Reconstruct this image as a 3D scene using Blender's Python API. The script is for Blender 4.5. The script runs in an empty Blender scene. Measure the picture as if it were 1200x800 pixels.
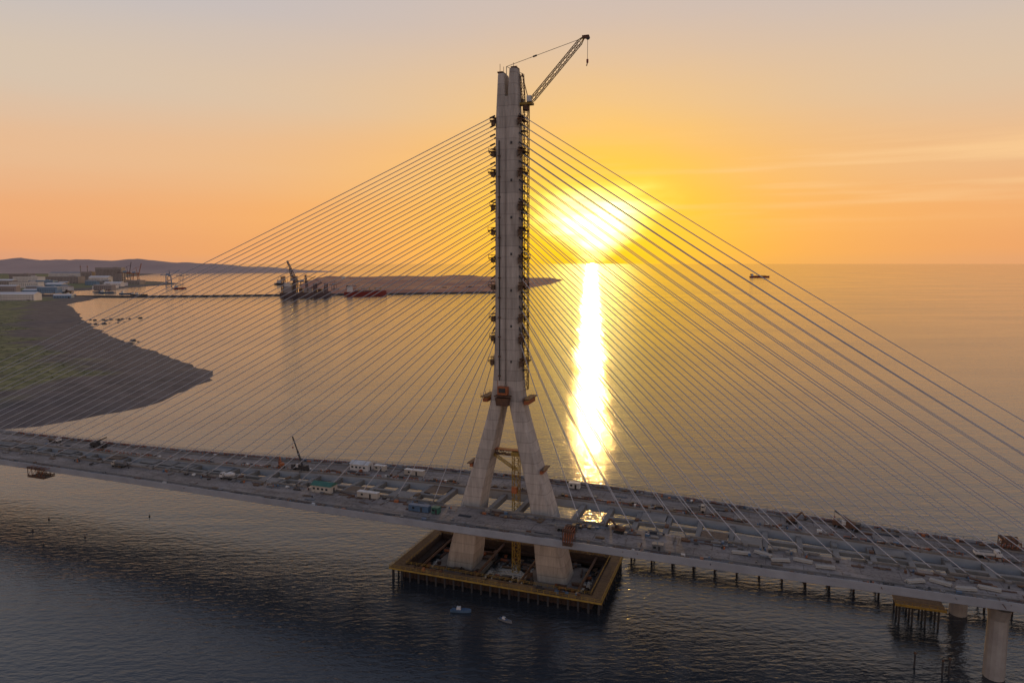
import bpy, math, random
import numpy as np
from mathutils import Vector, Matrix
random.seed(7); np.random.seed(7)
sc=bpy.context.scene
ANG=math.radians(-19.8); ORG=Vector((-1.2,280,0))
RB=Matrix.Rotation(ANG,4,'Z'); MBR=Matrix.Translation(ORG)@RB

# ---------------------------------------------------------------- materials
def newmat(name):
    m=bpy.data.materials.new(name); m.use_nodes=True
    nt=m.node_tree; b=nt.nodes['Principled BSDF']; return m,nt,b
def mat(name,c1,c2=None,scale=0.5,rough=0.75,bump=0.0,bscale=None,metal=0.0,detail=6):
    m,nt,b=newmat(name)
    if c2 is None: c2=tuple(x*0.7 for x in c1)
    tc=nt.nodes.new('ShaderNodeTexCoord')
    n=nt.nodes.new('ShaderNodeTexNoise'); n.inputs['Scale'].default_value=scale; n.inputs['Detail'].default_value=detail
    n.inputs['Roughness'].default_value=0.65
    nt.links.new(tc.outputs['Object'],n.inputs['Vector'])
    r=nt.nodes.new('ShaderNodeValToRGB'); r.color_ramp.elements[0].position=0.32; r.color_ramp.elements[1].position=0.68
    r.color_ramp.elements[0].color=(*c2,1); r.color_ramp.elements[1].color=(*c1,1)
    nt.links.new(n.outputs[0],r.inputs[0]); nt.links.new(r.outputs[0],b.inputs['Base Color'])
    b.inputs['Roughness'].default_value=rough; b.inputs['Metallic'].default_value=metal
    if bump>0:
        n2=nt.nodes.new('ShaderNodeTexNoise'); n2.inputs['Scale'].default_value=bscale or scale*4; n2.inputs['Detail'].default_value=5
        nt.links.new(tc.outputs['Object'],n2.inputs['Vector'])
        bp=nt.nodes.new('ShaderNodeBump'); bp.inputs['Distance'].default_value=bump; bp.inputs['Strength'].default_value=1
        nt.links.new(n2.outputs[0],bp.inputs['Height']); nt.links.new(bp.outputs[0],b.inputs['Normal'])
    return m
M={}
M['steel_rust']=mat('rusty_steel',(.16,.075,.04),(.07,.04,.03),.6,.8)
M['darkrust']=mat('dark_sheet_pile',(.075,.045,.035),(.035,.025,.022),.6,.85)
M['orange']=mat('orange_paint',(.42,.13,.045),(.25,.08,.035),.7,.7)
M['yellow']=mat('yellow_paint',(.45,.29,.05),(.24,.155,.035),.5,.65)
M['white']=mat('white_paint',(.66,.66,.66),(.46,.45,.44),.5,.6)
M['grey']=mat('grey_steel',(.2,.2,.21),(.12,.125,.135),.5,.6)
M['dark']=mat('dark_steel',(.05,.05,.055),(.025,.025,.03),.5,.6)
M['blue']=mat('blue_paint',(.09,.16,.27),(.06,.11,.18),.5,.6)
M['green']=mat('green_paint',(.05,.17,.13),(.03,.11,.085),.5,.65)
M['red']=mat('red_paint',(.3,.045,.035),(.18,.03,.025),.5,.6)
M['glass']=mat('window_glass',(.03,.04,.05),(.02,.025,.03),.5,.15)
M['tyre']=mat('tyre_rubber',(.02,.02,.02),(.015,.015,.015),2,.9)
M['timber']=mat('timber',(.2,.13,.08),(.1,.065,.045),.8,.85)
M['conc']=mat('bare_concrete',(.27,.24,.22),(.16,.145,.132),.15,.85,.03,2)
M['pierc']=mat('pier_concrete',(.4,.38,.36),(.28,.26,.25),.15,.85,.03,2)
M['cable']=mat('cable_sheath',(.5,.51,.55),(.4,.41,.46),.05,.45)
M['roofgrey']=mat('roof_sheet',(.3,.3,.31),(.2,.2,.2),.05,.7)
M['cream']=mat('cream_cladding',(.5,.46,.4),(.38,.34,.3),.1,.7)
M['bark']=mat('rock',(.09,.075,.07),(.045,.04,.038),.3,.95)

def mast_mat():
    m,nt,b=newmat('mast_concrete'); L=nt.links.new
    tc=nt.nodes.new('ShaderNodeTexCoord'); sp=nt.nodes.new('ShaderNodeSeparateXYZ'); L(tc.outputs['Object'],sp.inputs[0])
    d=nt.nodes.new('ShaderNodeMath'); d.operation='DIVIDE'; d.inputs[1].default_value=4.2; L(sp.outputs[2],d.inputs[0])
    fr=nt.nodes.new('ShaderNodeMath'); fr.operation='FRACT'; L(d.outputs[0],fr.inputs[0])
    lt=nt.nodes.new('ShaderNodeMath'); lt.operation='LESS_THAN'; lt.inputs[1].default_value=.06; L(fr.outputs[0],lt.inputs[0])
    fl=nt.nodes.new('ShaderNodeMath'); fl.operation='FLOOR'; L(d.outputs[0],fl.inputs[0])
    wn=nt.nodes.new('ShaderNodeTexWhiteNoise'); wn.noise_dimensions='1D'; L(fl.outputs[0],wn.inputs['W'])
    mp=nt.nodes.new('ShaderNodeMapping'); mp.inputs['Scale'].default_value=(1,1,.12); L(tc.outputs['Object'],mp.inputs[0])
    n=nt.nodes.new('ShaderNodeTexNoise'); n.inputs['Scale'].default_value=.55; n.inputs['Detail'].default_value=7; n.inputs['Roughness'].default_value=.7
    L(mp.outputs[0],n.inputs['Vector'])
    r=nt.nodes.new('ShaderNodeValToRGB'); e=r.color_ramp.elements
    e[0].position=.3; e[0].color=(.32,.28,.25,1); e[1].position=.68; e[1].color=(.58,.52,.47,1); L(n.outputs[0],r.inputs[0])
    mr=nt.nodes.new('ShaderNodeMapRange'); mr.inputs['To Min'].default_value=.84; mr.inputs['To Max'].default_value=1.08; L(wn.outputs[0],mr.inputs[0])
    ml=nt.nodes.new('ShaderNodeMath'); ml.operation='MULTIPLY'; ml.inputs[1].default_value=-.3; L(lt.outputs[0],ml.inputs[0])
    ad=nt.nodes.new('ShaderNodeMath'); L(mr.outputs[0],ad.inputs[0]); L(ml.outputs[0],ad.inputs[1])
    vm=nt.nodes.new('ShaderNodeVectorMath'); vm.operation='SCALE'; L(r.outputs[0],vm.inputs[0]); L(ad.outputs[0],vm.inputs['Scale'])
    L(vm.outputs[0],b.inputs['Base Color']); b.inputs['Roughness'].default_value=.8
    return m
M['mast']=mast_mat()

def deck_mat():
    m,nt,b=newmat('deck_concrete'); L=nt.links.new
    tc=nt.nodes.new('ShaderNodeTexCoord')
    mp=nt.nodes.new('ShaderNodeMapping'); mp.inputs['Scale'].default_value=(.35,1,1); L(tc.outputs['Object'],mp.inputs[0])
    n=nt.nodes.new('ShaderNodeTexNoise'); n.inputs['Scale'].default_value=.16; n.inputs['Detail'].default_value=9; n.inputs['Roughness'].default_value=.7
    L(mp.outputs[0],n.inputs['Vector'])
    r=nt.nodes.new('ShaderNodeValToRGB'); e=r.color_ramp.elements
    e[0].position=.36; e[0].color=(.145,.12,.108,1); e[1].position=.64; e[1].color=(.33,.28,.255,1); L(n.outputs[0],r.inputs[0])
    br=nt.nodes.new('ShaderNodeTexBrick'); br.inputs['Scale'].default_value=1; br.inputs['Brick Width'].default_value=12; br.inputs['Row Height'].default_value=6.5
    br.inputs['Mortar Size'].default_value=.16; br.inputs['Color1'].default_value=(1,1,1,1); br.inputs['Color2'].default_value=(.84,.83,.82,1); br.inputs['Mortar'].default_value=(.55,.51,.48,1)
    L(tc.outputs['Object'],br.inputs['Vector'])
    n3=nt.nodes.new('ShaderNodeTexNoise'); n3.inputs['Scale'].default_value=.9; n3.inputs['Detail'].default_value=5; L(tc.outputs['Object'],n3.inputs['Vector'])
    r3=nt.nodes.new('ShaderNodeValToRGB'); r3.color_ramp.elements[0].position=.34; r3.color_ramp.elements[0].color=(.6,.55,.52,1); r3.color_ramp.elements[1].position=.48; r3.color_ramp.elements[1].color=(1,1,1,1)
    L(n3.outputs[0],r3.inputs[0])
    a=nt.nodes.new('ShaderNodeVectorMath'); a.operation='MULTIPLY'; L(r.outputs[0],a.inputs[0]); L(br.outputs[0],a.inputs[1])
    a2=nt.nodes.new('ShaderNodeVectorMath'); a2.operation='MULTIPLY'; L(a.outputs[0],a2.inputs[0]); L(r3.outputs[0],a2.inputs[1])
    L(a2.outputs[0],b.inputs['Base Color']); b.inputs['Roughness'].default_value=.75
    return m
M['deck']=deck_mat()
M['fascia']=mat('deck_fascia',(.36,.38,.42),(.27,.285,.32),.12,.55)

# ---------------------------------------------------------------- mesh builder
class MB:
    def __init__(s): s.v=[];s.f=[];s.m=[];s.mats=[]
    def mi(s,k):
        if k not in s.mats: s.mats.append(k)
        return s.mats.index(k)
    def add(s,vs,fs,k):
        o=len(s.v); s.v+= [tuple(x) for x in vs]; i=s.mi(k)
        for f in fs: s.f.append([o+a for a in f]); s.m.append(i)
    def box(s,c,d,k,rz=0,ry=0,rx=0,top=(1,1)):
        hx,hy,hz=d[0]/2,d[1]/2,d[2]/2; tx,ty=top
        P=[(-hx,-hy,-hz),(hx,-hy,-hz),(hx,hy,-hz),(-hx,hy,-hz),(-hx*tx,-hy*ty,hz),(hx*tx,-hy*ty,hz),(hx*tx,hy*ty,hz),(-hx*tx,hy*ty,hz)]
        R=Matrix.Rotation(rz,3,'Z')@Matrix.Rotation(ry,3,'Y')@Matrix.Rotation(rx,3,'X')
        P=[R@Vector(p)+Vector(c) for p in P]
        s.add(P,[(0,3,2,1),(4,5,6,7),(0,1,5,4),(1,2,6,5),(2,3,7,6),(3,0,4,7)],k)
    def cyl(s,a,b,r,k,n=6,r2=None):
        a=Vector(a);b=Vector(b);r2=r if r2 is None else r2
        q=(b-a).to_track_quat('Z','Y'); vs=[]
        for p,rr in((a,r),(b,r2)):
            for i in range(n):
                t=2*math.pi*i/n; vs.append(p+q@Vector((rr*math.cos(t),rr*math.sin(t),0)))
        fs=[(i,(i+1)%n,n+(i+1)%n,n+i) for i in range(n)]+[tuple(range(n))[::-1],tuple(range(n,2*n))]
        s.add(vs,fs,k)
    def loft(s,rings,k,cap=True):
        n=len(rings[0]); vs=[p for r in rings for p in r]; fs=[]
        for j in range(len(rings)-1):
            for i in range(n):
                fs.append((j*n+i,j*n+(i+1)%n,(j+1)*n+(i+1)%n,(j+1)*n+i))
        if cap: fs+= [tuple(range(n))[::-1],tuple(range((len(rings)-1)*n,len(rings)*n))]
        s.add(vs,fs,k)
    def lattice(s,a,b,w,k,seg=3.0,r=.12,w2=None):
        a=Vector(a);b=Vector(b);w2=w if w2 is None else w2
        q=(b-a).to_track_quat('Z','Y'); L=(b-a).length; n=max(1,int(L/seg))
        def c(j,i):
            t=j/n; h=(w*(1-t)+w2*t)/2; sx,sy=[(-1,-1),(1,-1),(1,1),(-1,1)][i%4]
            return a+(b-a)*t+q@Vector((sx*h,sy*h,0))
        for i in range(4): s.cyl(c(0,i),c(n,i),r,k,4)
        for j in range(n):
            for i in range(4):
                s.cyl(c(j,i+(j%2)),c(j+1,i+1-(j%2)),r*.6,k,3)
                s.cyl(c(j,i),c(j,i+1),r*.6,k,3)
    def obj(s,name,parent=None,loc=(0,0,0),rz=0,bridge=False,scale=1,smooth=False):
        me=bpy.data.meshes.new(name); me.from_pydata(s.v,[],s.f)
        for k in s.mats: me.materials.append(M[k])
        me.polygons.foreach_set('material_index',s.m)
        if smooth: me.polygons.foreach_set('use_smooth',[True]*len(me.polygons))
        me.update(); o=bpy.data.objects.new(name,me); sc.collection.objects.link(o)
        if bridge: o.matrix_world=MBR@Matrix.Translation(loc)@Matrix.Rotation(rz,4,'Z')@Matrix.Scale(scale,4)
        else: o.matrix_world=Matrix.Translation(loc)@Matrix.Rotation(rz,4,'Z')@Matrix.Scale(scale,4)
        if parent: o.parent=parent
        return o
def empty(name):
    e=bpy.data.objects.new(name,None); sc.collection.objects.link(e); return e

# ---------------------------------------------------------------- bridge
bridge=empty('cable_stayed_bridge')
def hw(u): return 23+11*math.exp(-(u/150)**2)
def mw(u): return 6.2+5.3*math.exp(-(u/150)**2)
def zt(u): return 31.3-4*(1-math.exp(-(u/150)**2))
U0,U1=-760,470
us=[U0+5*i for i in range(int((U1-U0)/5)+1)]
for sgn,nm in((-1,'near_carriageway'),(1,'far_carriageway')):
    b=MB(); ring=[]
    for u in us:
        h,m,z=hw(u),mw(u),zt(u)
        pts=[(m,0),(h,0),(h,-1.7),(h-1.2,-2.3),(h-8,-3.6),(m+2,-4.2),(m,-3.2)]
        ring.append([(u,sgn*p[0],z+p[1]) for p in pts])
    n=7; vs=[p for r in ring for p in r]
    ft=[];fo=[]
    for j in range(len(ring)-1):
        for i in range(n):
            q=(j*n+i,(j+1)*n+i,(j+1)*n+(i+1)%n,j*n+(i+1)%n)
            if sgn>0:q=q[::-1]
            (ft if i==0 else fo).append(q)
    b.add(vs,ft,'deck')
    i2=b.mi('fascia')
    for q in fo: b.f.append(list(q)); b.m.append(i2)
    b.obj(nm,bridge,bridge=True)
b=MB()
def strip(b,off,s1,sgn,t,hgt,k,j,z0=.004):
    ua,ub=us[j],us[j+1]; vs=[]
    for (u,o_) in((ua,off(ua)),(ub,off(ub))):
        for dw in(0.03,t):
            for dz in(0.0,hgt): vs.append((u,sgn*(o_+s1*dw),zt(u)+dz+z0))
    b.add(vs,[(0,1,3,2),(4,6,7,5),(0,4,5,1),(2,3,7,6),(1,5,7,3),(0,2,6,4)],k)
for j in range(len(us)-1):
    for sgn in(-1,1):
        strip(b,hw,-1,sgn,.35,1.0,'fascia',j)
        strip(b,lambda u:hw(u)-4.2,-1,sgn,.4,.55,'conc',j)
        if random.random()>.12: strip(b,mw,1,sgn,.4,.8,'conc',j)
b.obj('parapets',bridge,bridge=True)
b=MB()
for sgn in(-1,1):
    for u in range(-500,400,3):
        z=zt(u); w=hw(u)-.18; b.cyl((u,sgn*w,z+.95),(u,sgn*w,z+2.0),.07,'grey',4)
    for u in range(-500,400,15):
        z=zt(u);z2=zt(u+15)
        for h in(1.5,2.0): b.cyl((u,sgn*(hw(u)-.18),z+h),(u+15,sgn*(hw(u+15)-.18),z2+h),.06,'grey',4)
b.obj('edge_railings',bridge,bridge=True)
b=MB(); u=-750
while u<460:
    m=mw(u); z=zt(u)
    inleg=8<abs(u)<24
    if not inleg:
        b.box((u,0,z-2.0),(1.9,2*m-.02,2.4),'conc')
    if abs(u)>32:
        b.box((u+6,0,z-1.5),(12-1.92,1.8,1.4),'conc')
        for s_ in(-1,1):
            if random.random()<(.12 if abs(u)<180 else .25):
                wc=s_*(m+.9)/2; b.box((u+6,wc,z-.38),(9.6,m-1.05,.2),random.choice(['timber','conc','grey','conc']))
    if abs(u)>26 and random.random()<.3:
        b.box((u,random.uniform(-m+2,m-2),z-.4),(1.5,random.uniform(1,3),.7),random.choice(['timber','steel_rust','grey']))
    u+=12
b.obj('median_crossbeams',bridge,bridge=True)
# stay cables
b=MB(); anc=MB(); NC=24
for side,ua,ub in((-1,30,440),(1,34,268)):
    for i in range(NC):
        t=i/(NC-1); u=side*(ua+(ub-ua)*t); zm=101+(190-101)*t**.92
        for s_ in(-1,1):
            m=mw(u)+.9; z=zt(u)
            p0=Vector((side*(5.1),s_*2.2,zm)); p1=Vector((u,s_*m,z+.2))
            N=10; prev=p0; L=(p1-p0).length
            for k in range(1,N+1):
                q=k/N; p=p0.lerp(p1,q); p.z-=L*.0065*4*q*(1-q)
                b.cyl(prev,p,.165,'cable',6); prev=p
            d=(p0-p1).normalized()
            anc.cyl(p1,p1+d*2.5,.26,'grey',7); anc.box((u,s_*m,z+.35),(1.8,1.1,.7),'conc')
            anc.cyl(p0,p0+(p1-p0).normalized()*2.2,.35,'dark',6)
b.obj('stay_cables',bridge,bridge=True); anc.obj('cable_anchorages',bridge,bridge=True)
# mast
secs=np.array([(0.6,14.8,27.4,6.6),(8,13.8,26.0,6.3),(20,12.6,23.0,5.8),(33,10.9,19.6,5.3),(45,8.2,15.6,5.0),(56,5.5,12.2,4.8),(66,3.4,9.3,4.6),(74,1.6,7.3,4.4),
 (80,.45,6.3,4.3),(90,.35,5.6,4.2),(107,.35,5.1,4.1),(150,.35,5.0,3.9),(188,.35,4.8,3.7),(196,.6,4.4,3.4),(207.5,1.1,3.9,2.8)])
zs=np.linspace(.6,207.5,100); A=[np.interp(zs,secs[:,0],secs[:,i]) for i in(1,2,3)]
ker=np.array([1,2,3,2,1])/9
A=[np.concatenate([a[:2],np.convolve(a,ker,'valid'),a[-2:]]) for a in A]
b=MB()
for s_ in(-1,1):
    rings=[]
    for i,z in enumerate(zs):
        a,o_,w=A[0][i],A[1][i],A[2][i]; c=min(1.3,(o_-a)*.3); ci=.35
        R=[(a+ci,-w),(o_-c,-w),(o_,-w+c*1.2),(o_,w-c*1.2),(o_-c,w),(a+ci,w),(a,w-ci),(a,-w+ci)]
        dz=-1.6 if (i==99 and s_<0) else 0
        R=[(s_*x,y,z+(dz)) for x,y in R]
        if s_<0:R=R[::-1]
        rings.append(R)
    b.loft(rings,'mast')
b.box((0,0,138),(1.4,6.4,118),'mast')
b.obj('mast',bridge,bridge=True)
b=MB()
for zz in(188,176,168,155,145,134,123,110,102,92):
    for s_ in(-1,1):
        uo=float(np.interp(zz,zs,A[1])); wd=random.uniform(1.8,2.9)
        b.box((s_*(uo+wd/2),0,zz),(wd,8.0,.35),'steel_rust')
        b.box((s_*(uo+wd*.35),0,zz+1.2),(wd*.7,6,.2),'steel_rust')
        for w in(-4,0,4):
            b.cyl((s_*(uo),w*.95,zz-2.4),(s_*(uo+wd),w*.95,zz-.2),.13,'steel_rust',4)
            b.cyl((s_*(uo+wd),w*.95,zz),(s_*(uo+wd),w*.95,zz+1.3),.09,'steel_rust',4)
        b.cyl((s_*(uo+wd),-3.9,zz+1.3),(s_*(uo+wd),3.9,zz+1.3),.09,'orange',4)
        b.box((s_*(uo+.8),-2.9,zz-1.1),(1.4,1.2,1.6),'timber')
b.box((-2.6,-4.3,132),(.45,.25,96),'dark')
for k in range(12): b.box((-2.6,-4.4,86+k*8),(1.2,.3,.5),'steel_rust')
for k in range(7): b.box((2.4,-4.02+k*.03,92+k*14.5),(.7,.5,1.0),'dark')
for s_ in(-1,1):
    b.box((s_*9.2,0,77),(3,11,.4),'steel_rust'); b.box((s_*9.0,0,75.5),(2,9,1.5),'orange')
    for w in(-5,0,5): b.cyl((s_*10.6,w,77),(s_*10.6,w,78.4),.1,'orange',4)
b.box((-.6,-6.0,78),(6.6,3,.4),'steel_rust'); b.box((-.6,-5.7,80.2),(4.2,2.2,3.4),'orange'); b.box((-.6,-6.9,80.4),(2.8,.3,1.8),'glass')
b.box((-.6,-5.9,75.6),(5,2.2,3.2),'steel_rust',top=(1.2,1.2)); b.cyl((-2.5,-6.7,82),(-2.5,-6.7,84.5),.12,'orange',4)
b.cyl((-.6,-5.7,75),(-.6,-5.7,66),.1,'dark',4)
for s_ in(-1,1):
    b.box((s_*16.2,-1,48),(2,8,.3),'steel_rust'); b.box((s_*15.6,-1,47),(1.2,7,1.2),'orange')
for s_,x in((-1,-3.0),(1,2.6)):
    b.box((x,0,208.0 if s_>0 else 206.5),(2.2,4.4,.5),'steel_rust')
    for w in(-2,2): b.cyl((x,w,206.5),(x,w,209.6),.1,'steel_rust',4)
b.obj('climbing_platforms',bridge,bridge=True)
b=MB()
b.lattice((-8.5,0,53),(8.5,0,53),2.0,'steel_rust',2.5,.25)
b.box((0,0,54.2),(17,3,.25),'orange')
b.obj('temporary_leg_strut',bridge,bridge=True)
b=MB()
for uu in(172,262,350,-450,-620):
    z=zt(uu)-3.6
    for s_ in((-1,1)):
        rings=[]
        for zz,a,c in((-4,3.0,3.4),(5,3.0,3.4),(z-5,2.8,3.2),(z-.4,3.2,6.0)):
            rings.append([(uu+a*math.cos(t),s_*(mw(uu)+(9 if s_<0 else 18))+c*math.sin(t),zz) for t in [2*math.pi*i/14 for i in range(14)]])
        b.loft(rings,'pierc')
b.obj('side_piers',bridge,bridge=True)

# ---------------------------------------------------------------- luffing tower crane on mast
crane=empty('tower_crane')
b=MB()
b.lattice((6.7,1.5,80),(6.7,1.5,194),2.0,'steel_rust',2.6,.17)
for k in range(7): b.box((5.6,1.5,88+k*16),(2.2,2.6,.4),'dark')
b.obj('crane_tower',crane,bridge=True)
b=MB()
b.cyl((6.7,1.5,192),(6.7,1.5,193.9),1.5,'steel_rust',10)
b.box((6.0,1.5,194.4),(7,3,.9),'yellow'); b.box((3.6,3.9,195.9),(2.2,2.2,2.2),'dark')
b.box((8.6,-.4,195.9),(1.8,1.5,2.2),'white'); b.box((9.3,-.4,196.2),(.5,1.3,1.2),'glass')
b.lattice((5.6,1.5,194.8),(4.9,1.5,206),1.2,'steel_rust',2,.14); b.cyl((8,1.5,194.8),(4.9,1.5,206.2),.18,'steel_rust',5)
b.obj('crane_machinery',crane,bridge=True)
b=MB(); foot=Vector((8.2,1.5,194.8)); tip=Vector((29.6,1.5,217))
b.lattice(foot,foot.lerp(tip,.06),.5,'yellow',1,.16,1.6); b.lattice(foot.lerp(tip,.06),foot.lerp(tip,.94),1.6,'timber',2.2,.17); b.lattice(foot.lerp(tip,.94),tip,1.6,'yellow',1.2,.16,.7)
b.box(tip+Vector((.9,0,.3)),(2.6,1.1,1.1),'steel_rust'); b.cyl(tip+Vector((1.7,-.5,0)),tip+Vector((1.7,.5,0)),.8,'dark',10)
b.cyl(tip+Vector((1.7,0,0)),tip+Vector((1.7,0,-8)),.09,'dark',4); b.box(tip+Vector((1.7,0,-8.6)),(.7,.5,1.3),'red')
b.cyl(tip+Vector((1.7,0,-9.3)),tip+Vector((1.4,0,-10.4)),.2,'dark',5)
B_=Vector((-1.6,1.5,209.4)); b.cyl(tip,B_,.1,'dark',4); mid=tip.lerp(B_,.62); b.box(mid,(1.6,.5,.5),'dark',ry=-.25)
b.cyl(B_,(-1.6,1.5,205),.14,'dark',4); b.cyl(B_,(4.9,1.5,206.2),.1,'dark',4)
b.obj('crane_jib',crane,bridge=True)

b=MB()
b.lattice((3.5,-1,1.5),(3.5,-1,52),2.6,'yellow',2.6,.18)
b.box((3.5,-1,53),(3.4,3.4,1.6),'yellow'); b.box((3.5,-3,38),(2.2,1.6,2.6),'orange'); b.lattice((3.5,-1,46),(-6.5,-1,52),.9,'yellow',2,.13)
b.obj('construction_hoist_tower',bridge=True)

# ---------------------------------------------------------------- cofferdam platform
plat=empty('cofferdam_platform'); b=MB()
HU,HW=45,23
ZP=5.2
for s_ in(-1,1):
    b.box((0,s_*(HW-2.2),ZP),(2*HU,4.4,.5),'timber'); b.box((s_*(HU-2.2),0,ZP),(4.4,2*HW-8.84,.5),'timber')
    b.box((0,s_*(HW+.15),ZP-.1),(2*HU+.6,.28,.6),'yellow'); b.box((s_*(HU+.15),0,ZP-.1),(.28,2*HW,.6),'yellow')
    b.box((0,s_*(HW-4.6),.9),(2*HU-9,.35,8.0),'darkrust'); b.box((s_*(HU-4.6),0,.9),(.35,2*HW-9.6,8.0),'darkrust')
    b.box((0,s_*(HW-6.2),2.4),(2*HU-9.8,2.6,.4),'darkrust'); b.box((s_*(HU-6.4),0,2.4),(2.8,2*HW-15,.4),'darkrust')
for k in range(46):
    uu=-HU+4.6+k*1.8
    if uu<HU-4.6:
        for s_ in(-1,1): b.box((uu,s_*(HW-4.3),.9),(.9,.35,8.0),'darkrust')
b.obj('walkway_ring',plat,bridge=True)
b=MB()
def rail(b,p,q,z,k='yellow'):
    p=Vector(p);q=Vector(q);n=int((q-p).length/2.5)
    for i in range(n+1):
        c=p.lerp(q,i/n); b.cyl((c.x,c.y,z),(c.x,c.y,z+1.2),.08,k,4)
    for h in(.6,1.2): b.cyl((p.x,p.y,z+h),(q.x,q.y,z+h),.07,k,4)
C=[(-HU,-HW),(HU,-HW),(HU,HW),(-HU,HW)]
for i in range(4): rail(b,(*C[i],0),(*C[(i+1)%4],0),ZP+.25)
I=HU-5;J=HW-5; C=[(-I,-J),(I,-J),(I,J),(-I,J)]
for i in range(4): rail(b,(*C[i],0),(*C[(i+1)%4],0),ZP+.25)
b.obj('guard_rails',plat,bridge=True)
b=MB()
for k in range(23):
    uu=-HU+1+k*4
    for s_ in(-1,1): b.cyl((uu,s_*(HW-1),-4),(uu,s_*(HW-1),ZP-.3),.45,'dark',8)
for k in range(11):
    ww=-HW+1.5+k*4.2
    for s_ in(-1,1): b.cyl((s_*(HU-1),ww,-4),(s_*(HU-1),ww,ZP-.3),.45,'dark',8)
b.obj('support_piles',plat,bridge=True)
b=MB(); b.box((0,0,-2.2),(2*HU-9.6,2*HW-9.6,3.0),'darkrust'); b.box((-21,0,.3),(22,24,2.6),'conc'); b.box((21,0,.3),(22,24,2.6),'conc')
b.obj('pile_cap',plat,bridge=True)
b=MB()
for k in range(190):
    side=random.choice([-1,1]); uu=random.uniform(-38,38); ww=side*random.uniform(4,15)
    zz=.2 if (abs(ww)>12.5 or abs(uu)<9 or abs(uu)>33) else 2.2
    if 12<abs(uu)<29 and abs(ww)<8: continue
    b.box((uu,ww,zz),(random.uniform(1,6),random.uniform(.5,1.6),random.uniform(.4,1.6)),random.choice(['timber','steel_rust','steel_rust','dark','dark','darkrust','orange']),rz=random.uniform(-.2,.2)+random.choice([0,1.57]))
for k in range(40):
    side=random.choice([-1,1]); uu=random.uniform(-42,42); ww=side*(HW-random.uniform(1.4,3.2))
    b.box((uu,ww,ZP+.7),(random.uniform(.8,3),random.uniform(.6,1.4),random.uniform(.5,1.3)),random.choice(['orange','timber','steel_rust','dark','steel_rust','blue']))
for uu in(-34,-9,10,34): b.cyl((uu,-HW+5,4.2),(uu,HW-5,4.2),.55,'steel_rust',8)
b.obj('platform_equipment',plat,bridge=True)

b=MB()
b.box((175,35,6.5),(260,9,.7),'steel_rust'); b.box((175,30.4,6.4),(260,.25,1.2),'timber')
for k in range(29):
    uu=47+k*9
    for w in(31.3,38.7): b.cyl((uu,w,-4),(uu,w,6.1),.42,'darkrust',8)
    b.box((uu,35,5.8),(.6,9,.7),'dark')
rail(b,(46,30.6,0),(304,30.6,0),6.85,'steel_rust')
b.obj('temporary_trestle',bridge=True)
b=MB()
b.box((156,15,7.5),(16,12,.6),'timber'); b.box((156,8.8,7.5),(16.5,.3,.9),'yellow')
for k in range(4):
    for w in(10,15,20): b.cyl((149.5+k*4.2,w,-4),(149.5+k*4.2,w,7.2),.35,'dark',8)
rail(b,(148,9,0),(164,9,0),7.8)
b.obj('pier_work_platform',bridge=True)
b=MB()
for uu,ww,h in((149,-20,5),(156.5,-22,5),(158.3,-22,6)):
    b.cyl((uu,ww,-4),(uu,ww,h),.3,'dark',8); b.cyl((uu,ww,h),(uu,ww,h+.3),.42,'steel_rust',8)
b.obj('mooring_piles',bridge=True)

# ---------------------------------------------------------------- vehicles & site objects
def flatbed(name,u,w,rz=0,cab='white',load=None):
    b=MB(); z=0
    b.box((0,0,.95),(8.4,1.1,.3),'dark'); b.box((-1.2,0,1.25),(6.0,2.4,.22),'grey')
    b.box((3.2,0,1.6),(1.9,2.4,1.3),cab); b.box((3.0,0,2.6),(1.5,2.3,.85),cab,top=(.85,.92)); b.box((3.83,0,2.55),(.12,2.0,.7),'glass',ry=-.15)
    b.box((3.0,-1.17,2.55),(.9,.06,.5),'glass'); b.box((3.0,1.17,2.55),(.9,.06,.5),'glass'); b.box((4.2,0,1.0),(.15,2.3,.4),'dark')
    for x in(3.1,-1.4,-2.7):
        for s_ in(-1,1): b.cyl((x,s_*.85,.5),(x,s_*1.22,.5),.5,'tyre',12)
    if load=='tank':
        b.cyl((-4,0,2.4),(1.7,0,2.4),1.1,'grey',14)
    elif load=='mixer':
        b.cyl((-3.8,0,2.9),(-1.2,0,2.5),.7,'white',12,1.25); b.cyl((-1.2,0,2.5),(1.5,0,2.1),1.25,'white',12,.8)
    elif load:
        b.box((-1.2,-1.15,1.75),(6,.1,.8),load); b.box((-1.2,1.15,1.75),(6,.1,.8),load); b.box((-4.15,0,1.75),(.1,2.2,.8),load); b.box((-1.2,0,1.7),(5.6,2.0,.6),'conc')
    return b.obj(name,loc=(u,w,zt(u)+.01),rz=rz,bridge=True)
def container(name,u,w,k,rz=0,L=6.1,roof=None):
    b=MB(); b.box((0,0,1.4),(L,2.44,2.4),k)
    for i in range(int(L/.4)): b.box((-L/2+.3+i*.4,0,1.4),(.16,2.52,2.2),k)
    b.box((0,0,2.65),(L+.1,2.55,.12),roof or k); b.box((0,0,.14),(L+.1,2.5,.16),'dark')
    b.box((-L*.25,-1.3,1.6),(1,.06,.8),'glass'); b.box((L*.15,-1.3,1.2),(.85,.06,1.9),'dark')
    return b.obj(name,loc=(u,w,zt(u)+.01),rz=rz,bridge=True)
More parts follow.
